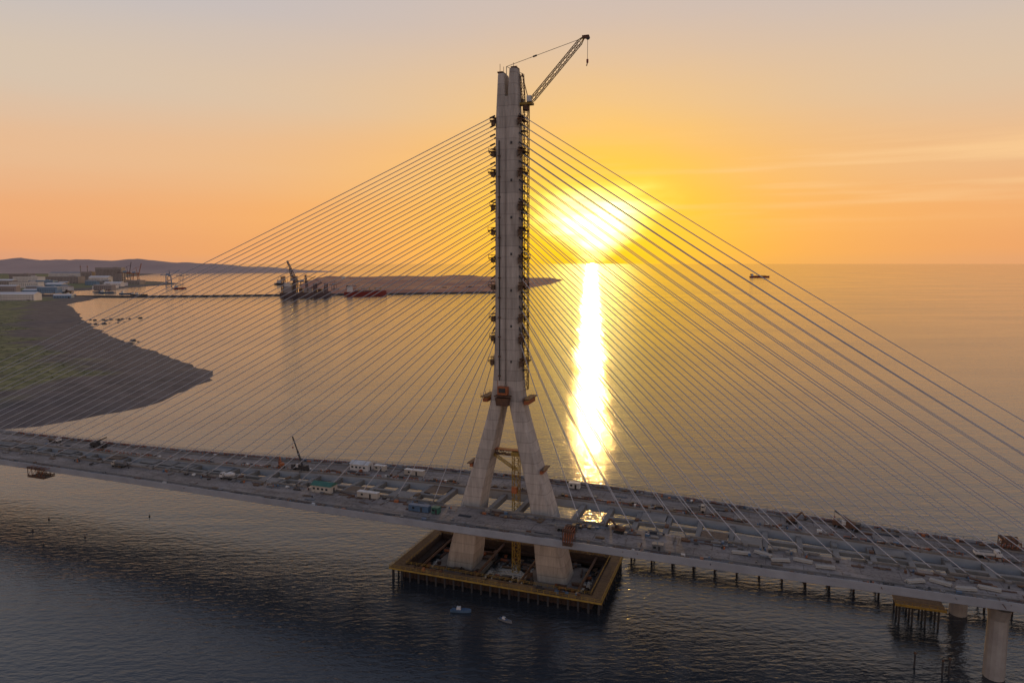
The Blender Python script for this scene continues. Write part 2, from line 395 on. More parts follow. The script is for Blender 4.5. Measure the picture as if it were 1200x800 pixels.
def shed(name,u,w,L,D,k,roof,rz=0):
    b=MB(); H=3.2
    b.box((0,0,H/2),(L,D,H),k)
    b.loft([[(-L/2-.4,-D/2-.4,H),(-L/2-.4,D/2+.4,H),(-L/2-.4,0,H+1.3)],[(L/2+.4,-D/2-.4,H),(L/2+.4,D/2+.4,H),(L/2+.4,0,H+1.3)]],roof)
    for i in range(int(L/2.2)): b.box((-L/2+1.4+i*2.2,-D/2-.03,1.8),(1.1,.08,.9),'glass')
    b.box((L/2+.03,0,1.1),(.08,1,2.1),'dark')
    return b.obj(name,loc=(u,w,zt(u)+.01),rz=rz,bridge=True)
def excavator(name,u,w,rz=0,k='yellow'):
    b=MB()
    for s_ in(-1,1):
        b.box((0,s_*1.05,.45),(3.6,.55,.8),'tyre',top=(.85,1)); 
    b.cyl((0,0,.8),(0,0,1.1),.8,'dark',12); b.box((-.5,0,1.75),(3,2.3,1.2),k); b.box((.7,.6,2.2),(1.3,1,1.6),k); b.box((1.37,.6,2.4),(.06,.8,1),'glass'); b.box((.7,1.12,2.4),(1,.06,.9),'glass')
    b.box((2.4,-.3,3.2),(3.6,.45,.55),k,ry=-.75); b.box((4.6,-.3,3.3),(3.0,.35,.4),k,ry=.9); b.box((5.2,-.3,1.6),(.9,1,.9),'dark',top=(.6,1))
    return b.obj(name,loc=(u,w,zt(u)+.01),rz=rz,bridge=True)
def mobile_crane(name,u,w,rz,L,el,k='yellow'):
    b=MB(); b.box((0,0,1.2),(10,2.6,.7),k)
    for x in(-3.8,-2.4,2.4,3.8):
        for s_ in(-1,1): b.cyl((x,s_*.95,.6),(x,s_*1.35,.6),.6,'tyre',12)
    b.box((4.2,0,2.0),(1.7,2.4,1.2),k); b.box((5.08,0,2.2),(.06,2.1,.6),'glass'); b.box((-1.4,0,2.3),(4.6,2.4,1.5),k); b.box((-3.9,0,2.3),(1.4,2.5,1.6),'dark'); b.box((.9,.9,2.5),(1.5,.9,1.5),'white')
    for x in(-3,3.2):
        for s_ in(-1,1): b.box((x,s_*2.2,.9),(.3,2.4,.3),'grey'); b.box((x,s_*3.3,.45),(.5,.5,.9),'grey')
    t=Vector((-1.5+L*math.cos(el),0,3+L*math.sin(el)))
    b.cyl((-1.5,0,3),Vector((-1.5,0,3)).lerp(t,.5),.5,k,6); b.cyl(Vector((-1.5,0,3)).lerp(t,.5),t,.34,'dark',6)
    b.cyl(t,t-Vector((0,0,L*.35)),.06,'dark',4); b.box(t-Vector((0,0,L*.35+.4)),(.5,.4,.8),'red'); b.cyl((1,0,2.8),Vector((-1.5,0,3)).lerp(t,.3),.25,'grey',6)
    return b.obj(name,loc=(u,w,zt(u)+.01),rz=rz,bridge=True)
shed('site_office',-84,-12,10,5.5,'cream','green')
shed('site_office',-86,22,10,5.5,'white','white')
container('shipping_container',-31,-22,'blue',L=9); container('shipping_container',-23.5,-22,'green',L=3)
container('shipping_container',-60,-14,'cream',roof='white',L=10); container('shipping_container',-76,23,'cream',roof='white'); container('shipping_container',-56,21,'cream',roof='white',L=10)
container('shipping_container',21.5,27,'white',L=5)
container('shipping_container',66,-27,'grey',L=4)
mobile_crane('mobile_crane',-115,12,math.pi*.95,15,1.15,'dark')
mobile_crane('mobile_crane',-255,15,.1,8,.4,'dark')
mobile_crane('mobile_crane',132,22,2.8,7,.5,'steel_rust')
excavator('excavator',-128,14,2.5,'orange'); excavator('excavator',50,-16,2.9,'steel_rust'); excavator('excavator',112,20,.4,'steel_rust')
flatbed('flatbed_truck',31,-22,.05,'dark','grey'); flatbed('flatbed_truck',176,12,.1,'white','white'); flatbed('concrete_mixer_truck',-140,-10,math.pi,'white','mixer')
flatbed('tanker_truck',-210,-10,math.pi,'cream','tank'); flatbed('flatbed_truck',75,18,0,'cream','grey'); flatbed('flatbed_truck',-290,15,0,'white','timber')

def traveller(name,u,w,L,D,H,zoff=0):
    b=MB()
    for y in(-D/2,D/2):
        b.lattice((-L/2,y,0),(L/2,y,0),.8,'steel_rust',1.8,.14); b.lattice((-L/2,y,H),(L/2,y,H),.8,'steel_rust',1.8,.14)
        for i in range(5): b.cyl((-L/2+i*L/4,y,0),(-L/2+i*L/4,y,H),.18,'steel_rust',5)
        for i in range(4): b.cyl((-L/2+i*L/4,y,0),(-L/2+(i+1)*L/4,y,H),.14,'orange',4)
    b.box((0,0,-.3),(L,D,.3),'timber')
    for i in range(5): b.cyl((-L/2+i*L/4,-D/2,H),(-L/2+i*L/4,D/2,H),.14,'orange',4)
    return b.obj(name,loc=(u,w,zt(u)+zoff),bridge=True)
traveller('form_traveller',-247,-24.5,12,5,4.4,-4.0); traveller('form_traveller',35,-33,3.5,4,5,.6); traveller('form_traveller',186,24,6,4,3,.5)

b=MB()
def stack(u,w,s=1):
    z=zt(u); t=random.random(); r=random.choice([0,0,0,math.pi/2,random.uniform(-.3,.3)])
    if t<.38:
        L=random.uniform(1.2,4)*s; k=random.choice(['timber','timber','conc','conc','grey','steel_rust','dark']); n=random.randint(1,2)
        for i in range(n): b.box((u+random.uniform(-.2,.2),w,z+.2+i*.35),(L,random.uniform(.6,1.6),.26),k,rz=r)
    elif t<.72:
        L=random.uniform(4,9)*s; k=random.choice(['steel_rust','grey','steel_rust','dark','timber'])
        for i in range(random.randint(2,5)):
            c=Vector((u,w+i*.35,z+.16)); d=Matrix.Rotation(r+random.uniform(-.03,.03),3,'Z')@Vector((L/2,0,0)); b.cyl(c-d,c+d,.12,k,5)
    elif t<.9:
        b.box((u,w,z+.5),(random.uniform(.7,2.0),random.uniform(.7,1.4),random.uniform(.6,1.2)),random.choice(['orange','blue','grey','conc','grey','dark','timber','white','steel_rust']),rz=r)
    else:
        for i in range(random.randint(1,4)):
            x=u+random.uniform(-1,1); y=w+random.uniform(-1,1); b.cyl((x,y,z+.02),(x,y,z+.9),.3,random.choice(['blue','orange','grey','dark']),8)
for i in range(760):
    u=random.choice([random.gauss(-80,40),random.gauss(35,30),random.uniform(40,240),random.uniform(-360,0),random.gauss(140,45)])
    if not -400<u<300: continue
    sd=random.choice([-1,1]); m,h=mw(u)+1.8,hw(u)-1.2
    q=random.random(); w=(m+(h-m)*(q*.22 if random.random()<.6 else (1-q*.16)))
    if random.random()<.12: w=m+(h-m)*q
    if 6<abs(u)<30 and w<12: continue
    stack(u,sd*w)
b.obj('construction_materials',bridge=True)
def pipe_bundle(u,w,rz,L=6,n=4):
    b=MB()
    for r_ in range(2):
        for i in range(n-r_): b.cyl((-L/2+random.uniform(-.4,.4),i*.52+r_*.26,.34+r_*.44),(L/2,i*.52+r_*.26,.34+r_*.44),.25,'cream',8)
    for x in(-L*.3,L*.3): b.box((x,n*.26-.3,.05),(.2,n*.56,.1),'timber')
    b.obj('pipe_bundle',loc=(u,w,zt(u)+.01),rz=rz,bridge=True)
for u,w,r in((94,-19,.1),(101,-17,-.5),(107,-20,.25),(114,-17.5,-.2),(121,-20,.1),(148,-20,.5),(155,-18,-.4),(162,-20,.2),(169,-17,-.2)): pipe_bundle(u,w,r)
b=MB()
for sgn,off,lo,hi in((1,-1.0,-330,300),(1,-99,-250,290)):
    u=lo
    while u<hi:
        w=(hw(u)-1.2) if off>-50 else mw(u)+2.6
        if random.random()<.6 and not(off<-50 and abs(u)<26):
            z=zt(u); b.box((u,sgn*w,z+.95),(2.1,.08,.22),random.choice(['orange','orange','steel_rust','white'])); b.box((u,sgn*w,z+.5),(2.1,.08,.18),'steel_rust')
            for s_ in(-1,1): b.box((u+s_*.95,sgn*w,z+.55),(.1,.4,1.1),'orange')
        u+=2.8
b.obj('safety_barriers',bridge=True)

# ---------------------------------------------------------------- boats & ships
def hull(b,L,B,H,k,z0=-.4):
    rings=[]
    for t,wf in((-.5,.8),(-.4,.95),(-.1,1),(.2,.97),(.35,.72),(.45,.38),(.5,.05)):
        x=t*L; sh=H*(1+.3*max(0,t)*2)
        h=B/2*wf; rings.append([(x,-h*.75,z0),(x,h*.75,z0),(x,h,sh),(x,-h,sh)])
    b.loft(rings,k)
def work_boat(name,x,y,rz,L=7,k='white'):
    b=MB(); hull(b,L,L*.28,L*.11,k); b.box((-L*.05,0,L*.115),(L*.7,L*.2,.06),'blue'); b.box((-L*.1,0,L*.18),(L*.22,L*.15,L*.13),'white',top=(.85,.85)); b.box((.02*L,0,L*.2),(.04,L*.12,L*.06),'glass')
    b.cyl((-L*.1,0,L*.25),(-L*.1,0,L*.4),.05,'dark',4); b.box((-L*.46,0,L*.13),(.4,.4,.7),'dark')
    return b.obj(name,loc=(x,y,0),rz=rz)
work_boat('work_boat',-19.5,247,-.1,8,'blue'); work_boat('work_boat',-2.5,240,-.6,6,'grey')
def fishing_ship(name,x,y,rz,L,k='blue'):
    b=MB(); hull(b,L,L*.2,L*.09,k); b.box((-L*.25,0,L*.15),(L*.22,L*.14,L*.13),'white'); b.box((-L*.2,0,L*.235),(L*.12,L*.1,L*.05),'white'); b.box((-L*.138,0,L*.24),(.1,L*.09,L*.025),'glass')
    b.cyl((-L*.25,0,L*.2),(-L*.25,0,L*.42),L*.008,'dark',5); b.cyl((L*.2,0,L*.08),(L*.2,0,L*.35),L*.009,'orange',5); b.cyl((L*.2,0,L*.12),(0,0,L*.3),L*.006,'orange',4); b.box((-L*.32,0,L*.25),(L*.04,L*.05,L*.07),'red')
    return b.obj(name,loc=(x,y,0),rz=rz)
def cargo_ship(x,y,rz,L=170):
    b=MB(); hull(b,L,26,11,'red')
    b.box((-L*.38,0,20),(16,24,18),'white'); b.box((-L*.38,0,31),(10,26,4),'white'); b.box((-L*.38+5.1,0,31.3),(.2,22,1.6),'glass'); b.box((-L*.45,0,26),(7,8,12),'dark')
    for i in range(5): b.box((-L*.24+i*L*.13,0,13.5),(L*.1,19,4),'steel_rust')
    for i in range(4): b.cyl((-L*.175+i*L*.13,0,11),(-L*.175+i*L*.13,0,24),.9,'yellow',6); b.cyl((-L*.175+i*L*.13,0,22),(-L*.08+i*L*.13,0,19),.5,'yellow',5)
    return b.obj('cargo_ship',loc=(x,y,0),rz=rz)
cargo_ship(2268,6280,.05,185)
for x,y,r,L,k in((-1500,2760,.1,55,'dark'),(-1640,2900,.3,48,'blue'),(-1560,2830,0,40,'dark'),(-1780,3000,.2,60,'blue'),(-1820,2820,.1,42,'white'),(-1990,3050,0,50,'dark'),(-1700,3500,0,70,'red'),(-1400,4200,.1,110,'dark'),(-1250,5200,0,120,'blue')): fishing_ship('fishing_boat',x,y,r,L,k)
def buoy(x,y):
    b=MB(); b.cyl((0,0,-.4),(0,0,.4),.45,'dark',10); b.cyl((0,0,.4),(0,0,1.3),.18,'dark',6,.06); b.box((0,0,1.35),(.2,.2,.2),'orange'); b.obj('buoy',loc=(x,y,0))
for x,y in((-238,326),(-207,318),(-190,345),(-221,309),(-240,341)): buoy(x,y)
M['haze_w']=mat('hazed_pale_cladding',(.75,.7,.68),(.6,.56,.54),.02,.8)  # haze_* claddings: wall colour with distance haze mixed into it
M['haze_g']=mat('hazed_grey_cladding',(.36,.31,.3),(.28,.24,.23),.02,.8)
M['haze_b']=mat('hazed_blue_cladding',(.22,.32,.45),(.16,.23,.33),.02,.8)
M['ship']=mat('weathered_ship_steel',(.17,.12,.12),(.1,.075,.08),.05,.8)
b=MB(); hull(b,150,36,12,'ship')
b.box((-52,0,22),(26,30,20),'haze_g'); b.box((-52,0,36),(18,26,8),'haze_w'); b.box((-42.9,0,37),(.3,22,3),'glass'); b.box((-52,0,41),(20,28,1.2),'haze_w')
for x in(-66,-30,28,60):
    for y in(-15,15): b.lattice((x,y,-4),(x,y,62 if x<0 else 40),5,'ship',8,1.0)
b.cyl((-34,0,12),(-34,0,48),5,'ship',10,4); b.box((-36,0,52),(16,10,9),'haze_g')
b.lattice((-30,0,52),(-52,0,108),6,'ship',9,1.0,3); b.lattice((-40,0,56),(-46,0,84),4,'ship',8,.8); b.cyl((-46,0,84),(-52,0,108),.5,'dark',4); b.cyl((-52,0,108),(-54,0,66),.4,'dark',4)
b.lattice((6,0,12),(0,0,66),5,'ship',8,.9,3); b.lattice((6,0,20),(48,0,42),4,'ship',7,.8,2); b.cyl((0,0,66),(48,0,42),.5,'dark',4)
for i in range(6): b.box((-14+i*14,random.uniform(-4,4),17),(10,18,random.uniform(7,16)),random.choice(['ship','haze_g','steel_rust']))
b.obj('jack_up_crane_vessel',loc=(-815,2705,0),rz=.12,scale=1.3)
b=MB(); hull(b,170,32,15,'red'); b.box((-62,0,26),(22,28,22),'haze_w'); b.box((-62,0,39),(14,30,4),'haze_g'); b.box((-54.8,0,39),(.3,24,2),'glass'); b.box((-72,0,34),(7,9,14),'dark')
for i in range(5): b.box((-38+i*22,0,18),(17,24,5),'ship'); b.cyl((-27+i*22,0,15),(-27+i*22,0,34),1.1,'yellow',6)
b.obj('bulk_carrier_ship',loc=(-600,2800,0),rz=.27)

# ---------------------------------------------------------------- land
def sdf(poly,X,Y):
    n=len(poly); d=np.full(X.shape,1e12); ins=np.zeros(X.shape,bool)
    for i in range(n):
        ax,ay=poly[i];bx,by=poly[(i+1)%n]; ex,ey=bx-ax,by-ay
        t=np.clip(((X-ax)*ex+(Y-ay)*ey)/(ex*ex+ey*ey),0,1); d=np.minimum(d,(X-ax-t*ex)**2+(Y-ay-t*ey)**2)
        c=((ay>Y)!=(by>Y))&(X<(bx-ax)*(Y-ay)/(by-ay+1e-9)+ax); ins^=c
    d=np.sqrt(d); return np.where(ins,d,-d)
def vnoise(X,Y,sc_,seed=0):
    rs=np.random.RandomState(seed); T=rs.rand(64,64); x=X/sc_;y=Y/sc_; xi=np.floor(x).astype(int);yi=np.floor(y).astype(int);fx=x-xi;fy=y-yi
    fx=fx*fx*(3-2*fx);fy=fy*fy*(3-2*fy); g=lambda a,c:T[a%64,c%64]
    return (g(xi,yi)*(1-fx)+g(xi+1,yi)*fx)*(1-fy)+(g(xi,yi+1)*(1-fx)+g(xi+1,yi+1)*fx)*fy
def grid(name,xs,ys,fn,matr,smooth=True):
    X,Y=np.meshgrid(xs,ys); Z,Aq=fn(X,Y); nx,ny=len(xs),len(ys)
    V=np.stack([X.ravel(),Y.ravel(),Z.ravel()],1); idx=np.arange(nx*ny).reshape(ny,nx)
    F=np.stack([idx[:-1,:-1].ravel(),idx[:-1,1:].ravel(),idx[1:,1:].ravel(),idx[1:,:-1].ravel()],1)
    keep=(V[F][:,:,2].max(1)>-1.5); F=F[keep]
    me=bpy.data.meshes.new(name); me.from_pydata(V.tolist(),[],F.tolist())
    if Aq is not None:
        a=me.attributes.new('veg','FLOAT','POINT'); a.data.foreach_set('value',Aq.ravel().astype(np.float32))
    me.materials.append(matr); me.polygons.foreach_set('use_smooth',[smooth]*len(me.polygons)); me.update()
    o=bpy.data.objects.new(name,me); sc.collection.objects.link(o); return o
land=[(-1500,430),(-900,470),(-420,520),(-381,542),(-365,573),(-344,614),(-330,666),(-340,766),(-366,827),(-410,880),(-475,941),(-603,1088),(-751,1259),(-992,1582),(-1268,1968),(-1420,2180),(-1500,2420),(-1560,2560),(-1640,2640),(-1950,2700),(-2250,2950),(-2050,3300),(-2080,4250),(-2300,4600),(-3300,5600),(-4300,8200),(-9500,8200),(-9500,430)]
def lf(X,Y):
    d=sdf(land,X,Y)+ (vnoise(X,Y,45,1)-.5)*16+(vnoise(X,Y,14,2)-.5)*6
    n=vnoise(X,Y,60,3)+.5*vnoise(X,Y,22,4)
    Z=np.where(d>0,np.minimum(d*.045,4.5)+np.clip(d-60,0,60)*.02*n,d*.06)
    far=np.clip((Y-2300)/300,0,1); Z=np.where(d>0,Z*(1-far)+np.minimum(d*.4,5)*far,Z)
    veg=np.clip((d-92-80*(n-.7))/40,0,1)
    return np.maximum(Z,-3),veg
def land_mat():
    m,nt,b=newmat('shore_ground'); L=nt.links.new
    tc=nt.nodes.new('ShaderNodeTexCoord'); at=nt.nodes.new('ShaderNodeAttribute'); at.attribute_name='veg'
    n=nt.nodes.new('ShaderNodeTexNoise'); n.inputs['Scale'].default_value=.035; n.inputs['Detail'].default_value=9; n.inputs['Roughness'].default_value=.75; L(tc.outputs['Object'],n.inputs['Vector'])
    s=nt.nodes.new('ShaderNodeValToRGB'); e=s.color_ramp.elements; e[0].position=.35;e[0].color=(.06,.05,.052,1);e[1].position=.68;e[1].color=(.17,.135,.128,1); L(n.outputs[0],s.inputs[0])
    g=nt.nodes.new('ShaderNodeValToRGB'); e=g.color_ramp.elements; e[0].position=.38;e[0].color=(.05,.07,.02,1);e[1].position=.64;e[1].color=(.25,.23,.09,1)
    n2=nt.nodes.new('ShaderNodeTexNoise'); n2.inputs['Scale'].default_value=.06; n2.inputs['Detail'].default_value=9; n2.inputs['Roughness'].default_value=.7; L(tc.outputs['Object'],n2.inputs['Vector']); L(n2.outputs[0],g.inputs[0])
    ad=nt.nodes.new('ShaderNodeMath'); ad.operation='ADD'; sb=nt.nodes.new('ShaderNodeMath'); sb.operation='MULTIPLY_ADD'; sb.inputs[1].default_value=4; sb.inputs[2].default_value=-2.0
    L(n.outputs[0],sb.inputs[0]); L(sb.outputs[0],ad.inputs[0]); L(at.outputs['Fac'],ad.inputs[1]); ad.use_clamp=True
    mu=nt.nodes.new('ShaderNodeMath'); mu.operation='MULTIPLY'; L(ad.outputs[0],mu.inputs[0]); L(at.outputs['Fac'],mu.inputs[1])
    mx=nt.nodes.new('ShaderNodeMix'); mx.data_type='RGBA'; L(mu.outputs[0],mx.inputs[0]); L(s.outputs[0],mx.inputs[6]); L(g.outputs[0],mx.inputs[7]); L(mx.outputs[2],b.inputs['Base Color'])
    b.inputs['Roughness'].default_value=.95
    bp=nt.nodes.new('ShaderNodeBump'); bp.inputs['Distance'].default_value=1.2; L(n2.outputs[0],bp.inputs['Height']); L(bp.outputs[0],b.inputs['Normal']); return m
LM=land_mat()
xs=np.concatenate([np.arange(-9600,-1700,90),np.arange(-1700,-290,9)]); ys=np.concatenate([np.arange(390,2400,11),np.arange(2400,8400,55)])
grid('beach_ground',xs,ys,lf,LM)
M['leaf']=mat('shrub_leaves',(.15,.16,.07),(.07,.085,.035),.3,.9)
b=MB(); rs=np.random.RandomState(5); P=rs.uniform([-1150,480],[-440,1700],(3600,2)); zz,vv=lf(P[:,0],P[:,1])
for (x,y),z,v in zip(P,zz,vv):
    if v<.75: continue
    r=random.uniform(.6,1.7)
    for k in range(7):
        c=Vector((x+random.gauss(0,r*.8),y+random.gauss(0,r*.8),z+random.uniform(.1,r*.5))); a=random.uniform(0,6.28); t=random.uniform(-.5,.5); s_=r*.5
        d1=Vector((math.cos(a),math.sin(a),t))*s_; d2=Vector((-math.sin(a)*.8,math.cos(a)*.8,random.uniform(.1,.6)))*s_
        b.add([c-d1-d2,c+d1-d2*.5,c+d1*.6+d2,c-d1*.5+d2],[(0,1,2,3)],'leaf')
b.obj('shrubs')
b=MB()
for cx,cy,n in((-930,1600,26),(-905,1480,10),(-640,1130,8)):
    for i in range(n):
        x=cx+random.gauss(0,22);y=cy+random.gauss(0,26);r=random.uniform(1.5,6)
        rings=[[(x+r*s_*(1+random.uniform(-.25,.25))*math.cos(t),y+r*s_*(1+random.uniform(-.25,.25))*math.sin(t),z*r*.45-.5) for t in [k*1.047 for k in range(6)]] for z,s_ in((-.5,1),(.5,.95),(1.2,.45))]
        b.loft(rings,'bark')
b.obj('shore_rocks')
pen=[(-887,2790),(-500,2900),(-95,3050),(60,3500),(260,4400),(400,5350),(-412,6500),(-1700,6000),(-1300,4200),(-980,3200)]
M['redsoil']=mat('reclaimed_soil',(.52,.22,.13),(.33,.145,.09),.004,.95,1.5,.02)
def pf(X,Y):
    d=sdf(pen,X,Y)+(vnoise(X,Y,90,8)-.5)*25; return np.where(d>0,np.minimum(d*.35,7)+np.where(d>60,vnoise(X,Y,180,9)*14,0),d*.2),None
grid('reclaimed_land',np.arange(-1800,500,20),np.arange(2700,6700,40),pf,M['redsoil'])
b=MB()
pts=[Vector((-1900,2690,0)),Vector((-1500,2640,0)),Vector((-1200,2690,0)),Vector((-870,2790,0)),Vector((-480,2885,0)),Vector((-60,3040,0))]
for a,c in zip(pts[:-1],pts[1:]):
    n=(c-a).normalized().cross(Vector((0,0,1))); b.loft([[p+n*w+Vector((0,0,z)) for w,z in((16,-2),(7,6),(-7,6),(-16,-2))] for p in(a,c)],'bark')
b.obj('breakwater')
M['hill']=mat('haze_tinted_hill',(.52,.35,.29),(.43,.29,.25),.0012,1.0)  # pale warm albedo: aerial haze is painted into the hill colour
def hf(X,Y):
    ridge=np.interp(X,[-16000,-12000,-9000,-7600,-6700,-6000,-5300,-4700,-4200,-3700,-3200,-2400],[400,340,270,225,225,185,180,150,120,85,40,-5])
    prof=np.exp(-((Y-10200)/900)**2)
    n=.62+.4*vnoise(X,Y,620,11)+.2*vnoise(X,Y,210,12)+.1*vnoise(X,Y,80,13)
    return ridge*prof*n*.88-6,None
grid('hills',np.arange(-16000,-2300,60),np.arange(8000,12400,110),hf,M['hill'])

# ---------------------------------------------------------------- harbour
def building(name,x,y,L,D,H,wall,roof,kind='flat',rz=0,fl=0):
    e=empty(name); g=4.5
    b=MB(); b.box((0,0,H/2),(L,D,H),wall); b.obj('walls',e,loc=(x,y,g),rz=rz)
    b=MB()
    if kind=='gable': b.loft([[(-L/2-1,-D/2-1,H),(-L/2-1,D/2+1,H),(-L/2-1,0,H+D*.16)],[(L/2+1,-D/2-1,H),(L/2+1,D/2+1,H),(L/2+1,0,H+D*.16)]],roof)
    else:
        b.box((0,0,H+.5),(L+1.5,D+1.5,1),roof); b.box((L*.2,0,H+3),(L*.15,D*.3,4),wall)
    b.obj('roof',e,loc=(x,y,g),rz=rz)
    b=MB(); nf=max(1,int(H/7))
    for f in range(nf):
        for i in range(int(L/9)): b.box((-L/2+6+i*9,-D/2-.1,3.5+f*6.5),(5,.3,2.4),'glass')
    b.box((L*.35,-D/2-.15,2.5),(6,.4,5),'dark')
    b.obj('windows',e,loc=(x,y,g),rz=rz); return e
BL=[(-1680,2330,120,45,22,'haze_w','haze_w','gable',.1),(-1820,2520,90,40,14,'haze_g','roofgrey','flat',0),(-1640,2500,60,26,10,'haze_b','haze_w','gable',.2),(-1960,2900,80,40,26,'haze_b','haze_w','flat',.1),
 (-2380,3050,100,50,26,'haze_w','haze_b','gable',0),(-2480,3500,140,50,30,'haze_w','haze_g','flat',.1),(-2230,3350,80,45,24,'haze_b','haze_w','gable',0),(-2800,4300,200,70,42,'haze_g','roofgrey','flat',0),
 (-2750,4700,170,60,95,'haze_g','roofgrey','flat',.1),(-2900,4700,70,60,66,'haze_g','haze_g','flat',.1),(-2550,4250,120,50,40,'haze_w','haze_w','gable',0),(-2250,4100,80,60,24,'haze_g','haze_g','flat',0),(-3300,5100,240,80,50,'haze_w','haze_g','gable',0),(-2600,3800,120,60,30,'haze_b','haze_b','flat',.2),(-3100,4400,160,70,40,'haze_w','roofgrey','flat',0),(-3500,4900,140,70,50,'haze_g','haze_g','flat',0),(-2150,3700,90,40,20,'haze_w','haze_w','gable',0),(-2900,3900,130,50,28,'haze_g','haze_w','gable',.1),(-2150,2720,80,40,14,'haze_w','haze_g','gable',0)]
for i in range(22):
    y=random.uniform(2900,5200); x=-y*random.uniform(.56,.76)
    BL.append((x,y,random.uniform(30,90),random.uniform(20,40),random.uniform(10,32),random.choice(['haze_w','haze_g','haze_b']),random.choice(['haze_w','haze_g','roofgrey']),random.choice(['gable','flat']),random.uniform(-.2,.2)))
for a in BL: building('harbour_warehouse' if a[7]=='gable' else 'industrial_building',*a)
def gantry(x,y,S,rz=0,boom=1.1,k='ship'):
    b=MB()
    for sx in(-12,12):
        for sy in(-9,9): b.cyl((sx,sy,0),(sx*.8,sy,42),1.2,k,5)
        b.cyl((sx,-9,22),(sx,9,22),.8,k,5)
    b.cyl((-12,-9,14),(12,-9,14),.8,k,5); b.cyl((-12,9,14),(12,9,14),.8,k,5)
    b.box((-8,0,43),(50,7,3.5),k); b.box((-4,0,47),(12,8,6),'haze_b'); b.cyl((8,0,43),(4,0,66),.9,k,5)
    t=Vector((14+42*math.cos(boom),0,43+42*math.sin(boom))); b.cyl((14,0,43),t,1.5,k,4); b.cyl((4,0,66),Vector((14,0,43)).lerp(t,.7),.45,k,4); b.cyl((4,0,66),(-30,0,45),.45,k,4)
    b.obj('harbour_crane',loc=(x,y,3),rz=rz,scale=S)
gantry(-985,3150,1.0,2.8,.9); gantry(-780,3000,.8,1,.2); gantry(-930,3050,1.1,.5,.5); gantry(-700,3050,.6,1,.2)
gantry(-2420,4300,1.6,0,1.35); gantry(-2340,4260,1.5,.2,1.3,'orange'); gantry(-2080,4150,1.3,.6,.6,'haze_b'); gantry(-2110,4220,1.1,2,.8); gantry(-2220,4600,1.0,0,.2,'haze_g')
b=MB()
for i in range(14):
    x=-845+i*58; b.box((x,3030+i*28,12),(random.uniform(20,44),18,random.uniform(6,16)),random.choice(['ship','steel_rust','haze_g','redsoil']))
    b.cyl((x+20,3000+i*30,8),(x+20,3000+i*30,random.uniform(16,30)),.8,'ship',5)
b.obj('dock_sheds')
b=MB()
for x,y,h in((-3000,4850,115),(-3055,4860,115)): b.cyl((x,y,4),(x,y,h),4.0,'haze_g',14,2.6); b.cyl((x,y,h-12),(x,y,h-6),3.2,'red',14)
b.obj('power_station_chimneys')

# ---------------------------------------------------------------- water
def water():
    m,nt,b=newmat('sea_water'); L=nt.links.new
    b.inputs['Base Color'].default_value=(.03,.036,.044,1); b.inputs['IOR'].default_value=1.55
    tc=nt.nodes.new('ShaderNodeTexCoord')
    def nz(scale,det,sx,sy,rot=0.3,rough=.55):
        mp=nt.nodes.new('ShaderNodeMapping'); mp.inputs['Scale'].default_value=(sx,sy,1); mp.inputs['Rotation'].default_value=(0,0,rot); L(tc.outputs['Object'],mp.inputs[0])
        n=nt.nodes.new('ShaderNodeTexNoise'); n.inputs['Scale'].default_value=scale; n.inputs['Detail'].default_value=det; n.inputs['Roughness'].default_value=rough; L(mp.outputs[0],n.inputs['Vector']); return n
    a=nz(.05,2,.35,1.3,.12); c=nz(.36,4,.6,1.3,-.1,.55)
    s=nz(.0035,5,.5,2.0,.1); r=nt.nodes.new('ShaderNodeMapRange'); r.inputs['From Min'].default_value=.36; r.inputs['From Max'].default_value=.64
    L(s.outputs[0],r.inputs[0])
    st_=nt.nodes.new('ShaderNodeMapRange'); st_.inputs['To Min'].default_value=.75; st_.inputs['To Max'].default_value=1; L(r.outputs[0],st_.inputs[0])
    ro=nt.nodes.new('ShaderNodeMapRange'); ro.inputs['To Min'].default_value=.08; ro.inputs['To Max'].default_value=.125; L(r.outputs[0],ro.inputs[0])
    b1=nt.nodes.new('ShaderNodeBump'); b1.inputs['Distance'].default_value=.35; b1.inputs['Strength'].default_value=1; L(a.outputs[0],b1.inputs['Height'])
    b2=nt.nodes.new('ShaderNodeBump'); b2.inputs['Distance'].default_value=.36; L(st_.outputs[0],b2.inputs['Strength']); L(c.outputs[0],b2.inputs['Height']); L(b1.outputs[0],b2.inputs['Normal'])
    L(b2.outputs[0],b.inputs['Normal']); L(ro.outputs[0],b.inputs['Roughness']); return m
me=bpy.data.meshes.new('sea_water'); R=90000
me.from_pydata([(-R,-R,0),(R,-R,0),(R,R,0),(-R,R,0)],[],[(0,1,2,3)]); me.materials.append(water())
o=bpy.data.objects.new('sea_water',me); sc.collection.objects.link(o)

# ---------------------------------------------------------------- sun + sky
EL=math.radians(3.0); AZ=math.radians(6.6)
S=Vector((math.sin(AZ)*math.cos(EL),math.cos(AZ)*math.cos(EL),math.sin(EL)))
l=bpy.data.lights.new('sun','SUN'); l.energy=.95; l.angle=math.radians(.5); l.color=(1,.56,.15)
so=bpy.data.objects.new('sun',l); sc.collection.objects.link(so); so.rotation_euler=S.to_track_quat('Z','Y').to_euler()
w=bpy.data.worlds.new('World'); sc.world=w; w.use_nodes=True; nt=w.node_tree; L=nt.links.new
for n in list(nt.nodes): nt.nodes.remove(n)
def nd(t,**k):
    n=nt.nodes.new(t)
    for a,v in k.items(): setattr(n,a,v)
    return n
def mth(op,a,b=None,c=None,clamp=False):
    n=nd('ShaderNodeMath',operation=op); n.use_clamp=clamp
    for i,v in enumerate((a,b,c)):
        if v is None: continue
        if isinstance(v,(int,float)): n.inputs[i].default_value=v
        else: L(v,n.inputs[i])
    return n.outputs[0]
